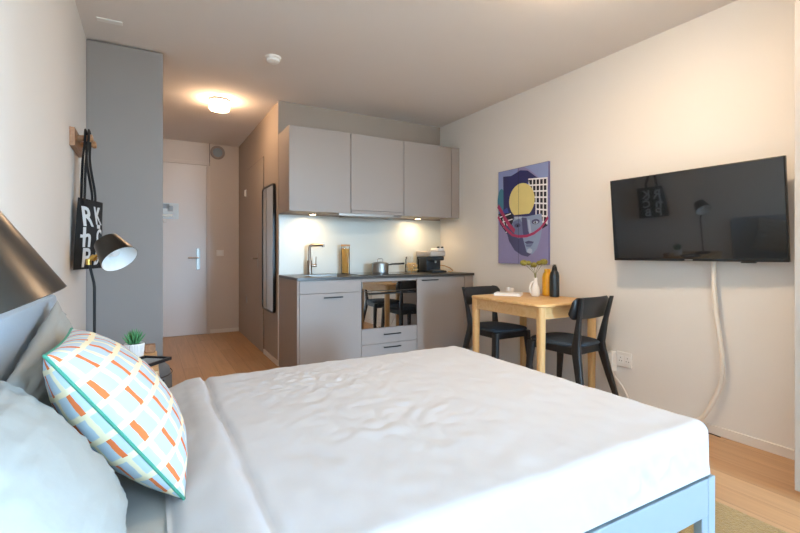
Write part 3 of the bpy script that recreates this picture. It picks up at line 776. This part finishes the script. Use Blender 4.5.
def round_box(lo, hi, r, step, org=(0, 0, 0), fn=None, keep=None):
    """subdivided box with rounded edges; fn moves vertices, keep filters faces"""
    lo, hi = Vector(lo), Vector(hi)
    bm = bmesh.new()
    n = [max(2, int((hi[i]-lo[i])/step)) for i in range(3)]
    cache = {}
    def V(i, j, k):
        key = (i, j, k)
        if key not in cache:
            p = Vector((lo.x+(hi.x-lo.x)*i/n[0], lo.y+(hi.y-lo.y)*j/n[1], lo.z+(hi.z-lo.z)*k/n[2]))
            q = Vector([min(max(p[a], lo[a]+r), hi[a]-r) for a in range(3)])
            d_ = p-q
            p = q+d_.normalized()*r if d_.length > 1e-6 else p
            cache[key] = bm.verts.new(p)
        return cache[key]
    fs = []
    for i in range(n[0]):
        for j in range(n[1]):
            fs.append([V(i, j, 0), V(i, j+1, 0), V(i+1, j+1, 0), V(i+1, j, 0)])
            fs.append([V(i, j, n[2]), V(i+1, j, n[2]), V(i+1, j+1, n[2]), V(i, j+1, n[2])])
    for i in range(n[0]):
        for k in range(n[2]):
            fs.append([V(i, 0, k), V(i+1, 0, k), V(i+1, 0, k+1), V(i, 0, k+1)])
            fs.append([V(i, n[1], k), V(i, n[1], k+1), V(i+1, n[1], k+1), V(i+1, n[1], k)])
    for j in range(n[1]):
        for k in range(n[2]):
            fs.append([V(0, j, k), V(0, j, k+1), V(0, j+1, k+1), V(0, j+1, k)])
            fs.append([V(n[0], j, k), V(n[0], j+1, k), V(n[0], j+1, k+1), V(n[0], j, k+1)])
    for f in fs:
        c = sum((v.co for v in f), Vector())/len(f)
        if keep and not keep(c): continue
        bm.faces.new(f)
    for v in list(bm.verts):
        if not v.link_faces: bm.verts.remove(v)
    if fn:
        for v in bm.verts: v.co = fn(v.co.copy())
    mb = MB(org); mb._merge(bm)
    return mb
def nz(x, y, z=0): return noise.noise(Vector((x, y, z)))
MT = .452
def matt(p):
    if p.z > .3 and p.x < .1:
        p.z += .003*nz(p.x*9, p.y*22, 3)
    return p
mb = round_box((-.318, .862, .197), (1.595, 2.175, MT-.002), .05, .03, (.65, 1.515, .196), matt)
tag(mb.build('mattress', M['sheet'], loc=(.65, 1.515, .196), smooth=180), 'mattress in a light grey fitted sheet, seen between pillow and duvet', 'mattress')

DX0, DX1, DY0, DY1, DZ0, DZ1 = .035, 1.657, .788, 2.236, .20, .502
def duv(p):
    x, y, z = p
    top = max(0., min(1., (z-.40)/.08))
    side = 1-top
    # folded-back roll along the head end
    xr = .215+.010*nz(y*3.1, 7)+.006*nz(y*11, 2)
    wk = .55+.45*max(-1, min(1, 1.4*nz(y*2.3, 11)+.6*(1.6-y)))
    dz = .016*wk*math.exp(-((x-xr+.035)/.034)**2)-.013*math.exp(-((x-xr-.008)/.011)**2)
    dz += -.038*max(0, 1-(x-DX0)/.11)
    # broad undulation and creases
    dz += .004*nz(x*2.2, y*2.2, 1)+.0035*nz(x*5, y*5, 5)
    far = math.exp(-((y-1.95)/.22)**2)*math.exp(-((x-.62)/.38)**2)
    dz += far*(.013*abs(nz(x*13+y*7, y*17-x*9, 9))+.010*abs(nz(x*24-y*14, y*30+x*10, 4)))-.006*far
    if y > 1.3: dz += -.016*min(1, (y-1.3)/.3)*math.exp(-((x-xr+.012*nz(y*16, 5))/.0075)**2)
    mid = math.exp(-((y-1.35)/.30)**2)*math.exp(-((x-.75)/.35)**2)
    dz += .0035*nz(x*15+y*6, y*13-x*7, 31)+mid*.009*abs(nz(x*14-y*8, y*11+x*4, 21))
    z2 = z+dz*top
    if z > .457: z2 = max(z2, .457)
    # gathered side
    if y < .93 and z < .47:
        dep = max(0, (.47-z)/.17)
        g_ = nz(x*7+(.45-z)*9, (.45-z)*2.2, 13)*.6+nz(x*19-(.45-z)*16, z*5, 3)*.4
        foot = .5+.9*math.exp(-((x-1.35)/.28)**2)
        y += -.004*dep+.060*abs(g_)*dep*(1-dep)*2.*foot*(1 if x < 1.5 else max(0, (1.62-x)/.12))+.004*nz(x*4, 1)*dep
        y = max(y, .783)
        kk = max(0., min(1., (.365-z)/.03)); kk *= max(0., min(1., (.802-p.y)/.008)); y = y*(1-kk)+.7868*kk
    if y > 2.1 and z < .47: y = min(y+.004*nz(x*12, z*6, 8), 2.242)
    if x > 1.56 and z < .47: x = min(x+.005*nz(y*12, z*6, 17), 1.659)
    return Vector((x, y, z2))
def keep(c):
    if c.z < .3275: return False
    if c.x < DX0+.045 and c.z < .460: return False
    return True
mb = round_box((DX0, DY0, DZ0), (DX1, DY1, DZ1), .042, .0098, (.85, 1.515, .45), duv, keep)
dv = mb.build('duvet', M['duvet'], loc=(.85, 1.515, .45), smooth=180)
tag(dv, 'white cotton duvet spread over the bed and tucked at the foot', 'duvet')

def arc_table(hw, ht, pw, n):
    P = []
    for i in range(n+1):
        u = math.sin(PI/2*(-1+2*i/n)); P.append((hw*u, ht*max(0, 1-u*u)**pw))
    L = [0]
    for a, b_ in zip(P, P[1:]): L.append(L[-1]+math.dist(a, b_))
    return [x/L[-1] for x in L]
def pillow(w, h, th, seed, n=44, wr=.010, pinch=.06, pw=.55, crease=1.):
    tu, tv = arc_table(w/2, th/2, pw, n), arc_table(h/2, th/2, pw, n)
    mb = MB(); bm = mb.bm
    uvl = bm.loops.layers.uv.new('UVMap')
    grid = {}
    for side in (1, -1):
        for i in range(n+1):
            for j in range(n+1):
                u, v = math.sin(PI/2*(-1+2*i/n)), math.sin(PI/2*(-1+2*j/n))
                edge = i in (0, n) or j in (0, n)
                if side == -1 and edge: grid[side, i, j] = grid[1, i, j]; continue
                x = w/2*u*(1-pinch*(1-v*v)); y = h/2*v*(1-pinch*(1-u*u))
                prof = ((1-u**2)*(1-v**2))
                prof = max(prof, 0)**pw
                rad = (u*u+v*v)**.5
                d_ = wr*crease*(nz(u*3.3+seed, v*7.5, seed)*.6+.5*nz(u*8+v*5, v*13-u*4, seed+4)*min(1, rad))
                z = side*(th/2*prof+d_*min(1, prof*2.5)*1.)
                grid[side, i, j] = bm.verts.new((x, y, z))
    for side in (1, -1):
        for i in range(n):
            for j in range(n):
                q = [(i, j), (i+1, j), (i+1, j+1), (i, j+1)]
                if side == -1: q.reverse()
                f = bm.faces.new([grid[side, a, b_] for a, b_ in q])
                for lp, (a, b_) in zip(f.loops, q): lp[uvl].uv = (tu[a], tv[b_])
    outl = [grid[1, i, 0].co.copy() for i in range(n)]+[grid[1, n, j].co.copy() for j in range(n)]+[grid[1, i, n].co.copy() for i in range(n, 0, -1)]+[grid[1, 0, j].co.copy() for j in range(n, 0, -1)]
    return mb, outl

def frame_rot(xax, yax):
    x = Vector(xax).normalized(); z = x.cross(Vector(yax)).normalized(); y = z.cross(x)
    return Matrix((x, y, z)).transposed().to_euler()
# pillows: local x runs along the bed width (world Y), local y goes up the lean
def lean(bottom, top, yaw=0, roll=0):
    up = Vector(top)-Vector(bottom)
    return frame_rot((math.sin(yaw), math.cos(yaw)*math.cos(roll), math.sin(roll)), up)
mb, _ = pillow(.50, .40, .15, 3.1, wr=.012, pw=.42)
pn = mb.build('pillow', M['pillow'], smooth=180, loc=(-.170, 1.025, .630), rot=lean((0, 0, 0), (-.235, 0, .33)))
tag(pn, 'light grey pillow leaning against the headboard nearest the black lampshade', 'pillow', 'grey pillows at the headboard')
mb, _ = pillow(.70, .35, .10, 8.7, wr=.014, pw=.45)
pf = mb.build('pillow', M['pillow'], smooth=180, loc=(-.238, 1.655, .670), rot=lean((0, 0, 0), (-.10, 0, .38), roll=math.radians(11)))
tag(pf, 'light grey pillow standing at the far side of the headboard behind the cushion', 'pillow', 'grey pillows at the headboard')
C_, A_, B_ = Vector((.07, 1.19, .475)), Vector((-.19, 1.20, .84)), Vector((-.20, 1.645, .83))
mb, outl = pillow(.46, .46, .215, 5.2, wr=.005, pinch=.035, pw=.5)
cen = C_+(A_-C_)/2+(B_-A_)/2+Vector((0, 0, .008))
cu = mb.build('cushion', M['print'], smooth=180, loc=cen, rot=frame_rot(B_-A_, A_-C_))
tag(cu, 'square cushion patterned with orange bars on pale blue, edged in green', 'cushion')
b = MB(); pp = outl+[outl[0]]
b.tube(pp, .0038, 8, caps=False); b.build('piping', M['piping'], cu)

# ------------------------------------------------------------------ nightstands and lamps
NZ = .52
def nightstand(loc, label):
    t = thing('nightstand', label, 'nightstand', loc)
    b = MB(); b.box((-.195, -.245, NZ-.02), (.195, .245, NZ), .003); b.build('top', M['nightwood'], t)
    b = MB(); b.box((-.19, -.235, .12), (.185, .235, NZ-.0205), .003); b.build('body', M['nightwood'], t)
    for z0, z1 in ((.13, .31), (.315, NZ-.03)):
        b = MB(); b.box((.1855, -.23, z0), (.2, .23, z1), .003); dr = b.build('drawer', M['nightwood'], t)
        b = MB(); b.lathe([(.006, 0), (.006, .012), (.014, .016), (.013, .024), (.001, .026)], (.2005, 0, (z0+z1)/2), (1, 0, 0), 14); b.build('knob', M['blackmetal'], dr)
    for sx in (-.165, .16):
        for sy in (-.21, .21):
            b = MB(); b.lathe([(.012, 0), (.018, .1195)], (sx, sy, 0), seg=12); b.build('leg', M['nightwood'], t)
    return t
nightstand((-.158, 2.595, 0), 'light wooden nightstand under the potted succulent')
nightstand((-.158, .50, 0), 'light wooden nightstand at the near side of the bed')

def bed_lamp(label, base, knee, joint, rim, axis, L=.135, r1=.084, r0=.054):
    O = Vector(base)
    t = thing('table_lamp', label, 'lamp', base)
    b = MB(O); b.lathe([(.075, 0.001), (.075, .012), (.070, .016), (.012, .018)], O, seg=28); b.build('base', M['blackmetal'], t)
    b = MB(O); b.tube([O+Vector((0, 0, .016)), Vector(knee)-Vector((0, 0, .012)), Vector(knee)+(Vector(joint)-Vector(knee)).normalized()*.012, Vector(joint)], .0062, 10); b.build('pole', M['blackmetal'], t)
    a = Vector(axis).normalized(); rim = Vector(rim); back = rim-a*L
    b = MB(O)
    b.lathe([(.001, -.012), (r0*.75, -.010), (r0, 0), (r0+(r1-r0)*.5, L*.5), (r1, L), (r1-.0015, L+.0008)], back, a, 40, cap1=False); sh = b.build('lamp_shade', M['shade'], t)
    b = MB(O); b.lathe([(r1-.0018, L-.0005), (r0-.004, .004), (.001, .002)], back, a, 40, cap0=False); b.build('shade_lining', M['shadein'], sh)
    b = MB(O); b.lathe([(.012, .0), (.012, .02), (.022, .04), (.026, .055), (.018, .072), (.001, .078)], back+a*.006, a, 20); b.build('bulb', M['ceramic'], sh)
    side = (Vector(joint)-(back+a*L*.25))
    hit = back+a*L*.25+side.normalized()*(r0+.004)
    b = MB(O); J = Vector(joint)
    b.tube([J-Vector((0, 0, .016)), J+Vector((0, 0, .012))], .011, 12)
    b.tube([J+Vector((0, 0, .004)), hit], [.009, .007], 10)
    b.lathe([(.015, -.008), (.015, .008)], (J+hit)/2, side, 14)
    b.build('brass_joint', M['brass'], t)
    return t
bed_lamp('black lamp with a brass joint over the nightstand beside the tote bag', (-.222, 2.50, NZ), (-.222, 2.50, .92), (-.243, 2.485, 1.03), (-.118, 2.42, 1.040), (.48, -.53, -.70), L=.112, r1=.080, r0=.056)
bed_lamp('black lampshade close to the camera above the near pillow', (-.27, .45, NZ), (-.27, .45, .96), (-.275, .49, 1.085), (-.158, .565, 1.005), (.36, .03, -.93), .16, .090, .052)

# on the far nightstand
t = thing('succulent_pot', 'spiky green succulent in a ribbed white pot on the nightstand', 'plant', (-.068, 2.71, NZ))
b = MB()
rr = []
for z, r in ((.001, .036), (.006, .040), (.072, .046), (.076, .045), (.074, .041), (.066, .040)):
    rr.append([((r+(.0022 if k % 2 else 0)*(1 if .003 < z < .074 else 0))*math.cos(2*PI*k/48), (r+(.0022 if k % 2 else 0)*(1 if .003 < z < .074 else 0))*math.sin(2*PI*k/48), z) for k in range(48)])
b.rings(rr); b.build('pot', M['ceramic'], t, smooth=25)
b = MB(); b.lathe([(.038, .0665), (.036, .068), (.001, .069)], seg=20); b.build('soil', M['soil'], t)
for k in range(26):
    a = k*2.399; q = k/26
    tilt = .12+.75*q; ln = .085-.025*q
    dvec = Vector((math.cos(a)*math.sin(tilt), math.sin(a)*math.sin(tilt), math.cos(tilt)))
    p0 = Vector((math.cos(a)*.012*q, math.sin(a)*.012*q, .068)); b = MB()
    p1 = p0+dvec*ln*.5; p2 = p0+dvec*ln+Vector((0, 0, .008*q))
    b.tube([p0, p0+dvec*ln*.25, p1, p0+dvec*ln*.8+Vector((0, 0, .005*q)), p2], [.004, .0058, .0055, .0032, .0004], 6); b.build('leaf', M['leaf'], t)
t = thing('serving_tray', 'square black tray with a pale panel on the nightstand corner', 'tray', (-.012, 2.555, NZ), math.radians(50))
b = MB(); q = .080
b.box((-q, -q, .001), (q, q, .006), .001)
for lo, hi in (((-q, -q), (q, -q+.012)), ((-q, q-.012), (q, q)), ((-q, -q), (-q+.012, q)), ((q-.012, -q), (q, q))): b.box(lo+(.005,), hi+(.016,), .001)
b.build('frame', M['tray'], t)
b = MB(); b.box((-.045, -.06, .0065), (.06, .05, .009), .001); b.build('panel', M['slate'], t)
b = MB((0, 2.81, NZ)); b.box((-.022, 2.785, NZ+.001), (.03, 2.835, NZ+.045), .006)
tag(b.build('wooden_block', M['hookwood'], loc=(0, 2.81, NZ)), 'small wooden block behind the succulent pot', 'block')
# pouf
t = thing('pouf', 'rounded grey felt pouf on the floor behind the nightstand', 'pouf', (-.09, 3.12, 0))
b = MB(); b.lathe([(.19, .001), (.205, .012), (.213, .06), (.215, .22), (.213, .31), (.200, .36), (.17, .395), (.11, .415), (.001, .42)], seg=40); b.build('cover', M['pouf'], t)
b = MB(); b.lathe([(.2155, .0), (.2175, .003), (.2155, .006)], (0, 0, .33), seg=40, cap0=False, cap1=False); b.build('seam', M['frontgap'], t)

# ------------------------------------------------------------------ coat rack and bag
O = (XL, 3.07, 1.69)
t = thing('coat_rack', 'wooden wall hook board on the left wall holding the bag', 'coat rack', O)
b = MB(O)
b.rings([[(XL+.001, 2.89, 1.635), (XL+.001, 2.89, 1.735), (XL+.001, 3.25, 1.735), (XL+.001, 3.25, 1.635)], [(XL+.024, 2.893, 1.638), (XL+.024, 2.893, 1.732), (XL+.024, 3.247, 1.732), (XL+.024, 3.247, 1.638)]]); b.build('board', M['hookwood'], t)
for y_ in (2.985, 3.16):
    b = MB(O); b.lathe([(.016, 0), (.016, .05), (.021, .055), (.021, .068), (.016, .072)], (XL+.0245, y_, 1.695), (1, 0, .12), 18); b.build('peg', M['hookwood'], t)
bagrot = math.radians(19)   # plane of the bag leans out from the wall
BO = Vector((XL+.070, 2.99, 1.693))
t = thing('hanging_tote_bag', 'black canvas tote bag with white lettering hanging from the wall hook', 'bag', BO, rot=(0, 0, 0))
ex = Vector((math.sin(bagrot), math.cos(bagrot), 0)); en = Vector((math.cos(bagrot), -math.sin(bagrot), 0))
def BP(u, z, n_=0.): return Vector((.0, .06, 0))+ex*u+en*n_+Vector((0, 0, z))
bw, bt, bb = .165, -.325, -.715
def bag_w(u, q): return bw*(1-.05*math.sin(PI*q)-(.30*(1-q)**2.2 if u < 0 else 0))
rows = []
nu = 14
for kz in range(15):
    q = kz/14; z = bt+(bb-bt)*q
    th = .006+.020*math.sin(PI*min(1, q*1.05))
    wl, wr_ = bag_w(-1, q), bag_w(1, q); fr, bk = [], []
    for k in range(nu+1):
        u = -1+2*k/nu
        f = (1-abs(u)**2.5)
        sag = .014*abs(u)**1.2*(1-q)*(1 if u < 0 else -1.2)*0
        w_ = .006*nz(u*2.5, q*4, 5)
        fr.append(BP(u*(wl if u < 0 else wr_), z+sag, th*f+w_*f)); bk.append(BP(u*(wl if u < 0 else wr_), z+sag, -th*f*.7+w_*f))
    rows.append(fr+bk[::-1][1:-1])
b = MB(); b.rings(rows); b.build('bag_body', M['canvasfab'], t, smooth=70)
for n_ in (.008, -.008):
    b = MB(); path = []
    for k in range(25):
        q = k/24
        u = -.085+.17*q
        path.append(BP(u, bt-.004, n_))if k in (0, 24) else None
    legs = []
    top = Vector((0.0+n_*.2, 0, .023))
    pts = smooth_path([BP(-.065, bt-.03, n_), BP(-.062, bt+.05, n_), BP(-.050, -.12, n_), Vector((n_, -.038, -.01)), Vector((n_, -.024, .038)), Vector((n_, .0, .0455)), Vector((n_, .024, .038)), Vector((n_, .038, -.01)), BP(-.005, -.12, n_), BP(.050, bt+.05, n_), BP(.055, bt-.03, n_)], 6)
    rg = []
    for i, p in enumerate(pts):
        dirv = (pts[min(i+1, len(pts)-1)]-pts[max(i-1, 0)]).normalized()
        wd = dirv.cross(en); wd = wd.normalized()*.0125 if wd.length > .1 else ex*.0125
        nn = en*.0012
        rg.append([p+wd+nn, p-wd+nn, p-wd-nn, p+wd-nn])
    b.rings(rg); b.build('strap', M['canvasfab'], t)
def text_mesh(body, size, mname, m, parent, place):
    cv = bpy.data.curves.new('lettering', 'FONT'); cv.body = body; cv.size = size; cv.extrude = .0006; cv.offset = size*.022
    cv.resolution_u = 4; cv.space_line = .86; cv.align_x = 'LEFT'
    tmp = bpy.data.objects.new('lettering', cv); COL.objects.link(tmp)
    dg = bpy.context.evaluated_depsgraph_get(); me = bpy.data.meshes.new_from_object(tmp.evaluated_get(dg))
    bpy.data.objects.remove(tmp); bpy.data.curves.remove(cv)
    me.name = mname; me.materials.clear(); me.materials.append(m)
    for v_ in me.vertices: v_.co = place(v_.co)
    o = bpy.data.objects.new(mname, me); COL.objects.link(o); o.parent = parent
    return o
def bag_place_at(u0, z0):
    def f(c):
        u, z = u0+c.x, bt+z0+c.y
        q = max(0, min(1, (z-bt)/(bb-bt))); uu = max(-1, min(1, u/bag_w(u, q)))
        th = .006+.020*math.sin(PI*min(1, q*1.05)); k = (1-abs(uu)**2.5)
        return BP(u, z, th*k+.006*nz(uu*2.5, q*4, 5)*k+.0022+c.z)
    return f
for ch_, u0, z0, sz in (('R', -.105, -.150, .15), ('K', .015, -.135, .14), ('-', .03, -.185, .16), ('h', -.105, -.265, .15), ('-', -.12, -.235, .12), ('C', .02, -.255, .13), ('P', -.10, -.375, .145), ('B', .02, -.365, .13)):
    text_mesh(ch_, sz, 'printed_letter', M['letter'], t, bag_place_at(u0, z0))

# ------------------------------------------------------------------ rug and right wardrobe
b = MB((1.1, .2, 0)); b.slab(rrect(.25, -.75, 2.108, 1.32, .02, 4), .0005, .012, .004)
tag(b.build('rug', M['rug'], loc=(1.1, .2, 0)), 'mustard yellow rug on the oak floor at the foot of the bed', 'rug')
O = (2.69, .1, 0)
t = thing('wardrobe', 'tall pale wardrobe at the right edge beside the television', 'wardrobe', O)
b = MB(O); b.box((2.482, -.80, .055), (XR-.016, .852, H-.003), .002); b.box((2.50, -.78, 0), (XR-.016, .835, .0545)); b.build('body', M['cream'], t)
for y0_, y1_ in ((-.798, -.252), (-.248, .298), (.302, .850)):
    b = MB(O); b.box((2.462, y0_, .03), (2.4815, y1_, H-.006), .002); dr = b.build('door', M['cream'], t)
    b = MB(O); b.box((2.44, y0_+.06, 1.0), (2.4615, y0_+.075, 1.2), .003); b.build('handle', M['steel'], dr)

# outside ledge seen only by the light
# ------------------------------------------------------------------ light
SKY = 132.0
wd = bpy.data.worlds.new('World'); SC.world = wd; wd.use_nodes = True
nt = wd.node_tree; bg = nt.nodes['Background']
tc = nt.nodes.new('ShaderNodeTexCoord'); sp = nt.nodes.new('ShaderNodeSeparateXYZ'); nt.links.new(tc.outputs['Generated'], sp.inputs[0])
rp = nt.nodes.new('ShaderNodeValToRGB')
rp.color_ramp.elements[0].position = .0; rp.color_ramp.elements[0].color = (.10, .12, .13, 1)
rp.color_ramp.elements[1].position = 1.; rp.color_ramp.elements[1].color = (.08, .13, .20, 1)
e = rp.color_ramp.elements.new(.485); e.color = (.16, .20, .22, 1)
e = rp.color_ramp.elements.new(.505); e.color = (.44, .73, 1., 1)
e = rp.color_ramp.elements.new(.60); e.color = (.34, .58, .84, 1)
e = rp.color_ramp.elements.new(.70); e.color = (.16, .25, .34, 1)
mr = nt.nodes.new('ShaderNodeMapRange'); mr.inputs[1].default_value = -1; mr.inputs[2].default_value = 1
nt.links.new(sp.outputs[2], mr.inputs[0]); nt.links.new(mr.outputs[0], rp.inputs[0]); nt.links.new(rp.outputs[0], bg.inputs['Color'])
bg.inputs['Strength'].default_value = SKY
pl_ = bpy.data.lights.new('window_portal', 'AREA'); pl_.shape = 'RECTANGLE'; pl_.size = wx1-wx0; pl_.size_y = wz1-wz0
pl_.cycles.is_portal = True
po = bpy.data.objects.new('window_portal', pl_); COL.objects.link(po)
po.location = ((wx0+wx1)/2, YW-.10, (wz0+wz1)/2); po.rotation_euler = (math.radians(90), 0, 0)

pl_ = bpy.data.lights.new('window_portal', 'AREA'); pl_.shape = 'RECTANGLE'; pl_.size = 2.36; pl_.size_y = vy1-vy0
pl_.cycles.is_portal = True
po = bpy.data.objects.new('window_portal', pl_); COL.objects.link(po)
po.location = (XR+.11, (vy0+vy1)/2, 1.24); po.rotation_euler = (0, math.radians(90), 0)

# ------------------------------------------------------------------ camera
cam = bpy.data.cameras.new('Camera'); co = bpy.data.objects.new('Camera', cam); COL.objects.link(co)
co.location = (0, 0, 1.073)
co.rotation_euler = (math.radians(90), 0, math.radians(-29.4))
cam.sensor_width = 36.; cam.lens = 445/800*36.; cam.shift_y = -14.5/800
cam.clip_start = .02
SC.camera = co
SC.view_settings.view_transform = 'Standard'; SC.view_settings.look = 'None'
SC.view_settings.exposure = -.24; SC.view_settings.gamma = 1.
SC.view_settings.use_curve_mapping = False
SC.cycles.max_bounces = 12; SC.cycles.diffuse_bounces = 8; SC.cycles.transparent_max_bounces = 12
SC.cycles.sample_clamp_indirect = 6.
SC.cycles.use_denoising = True
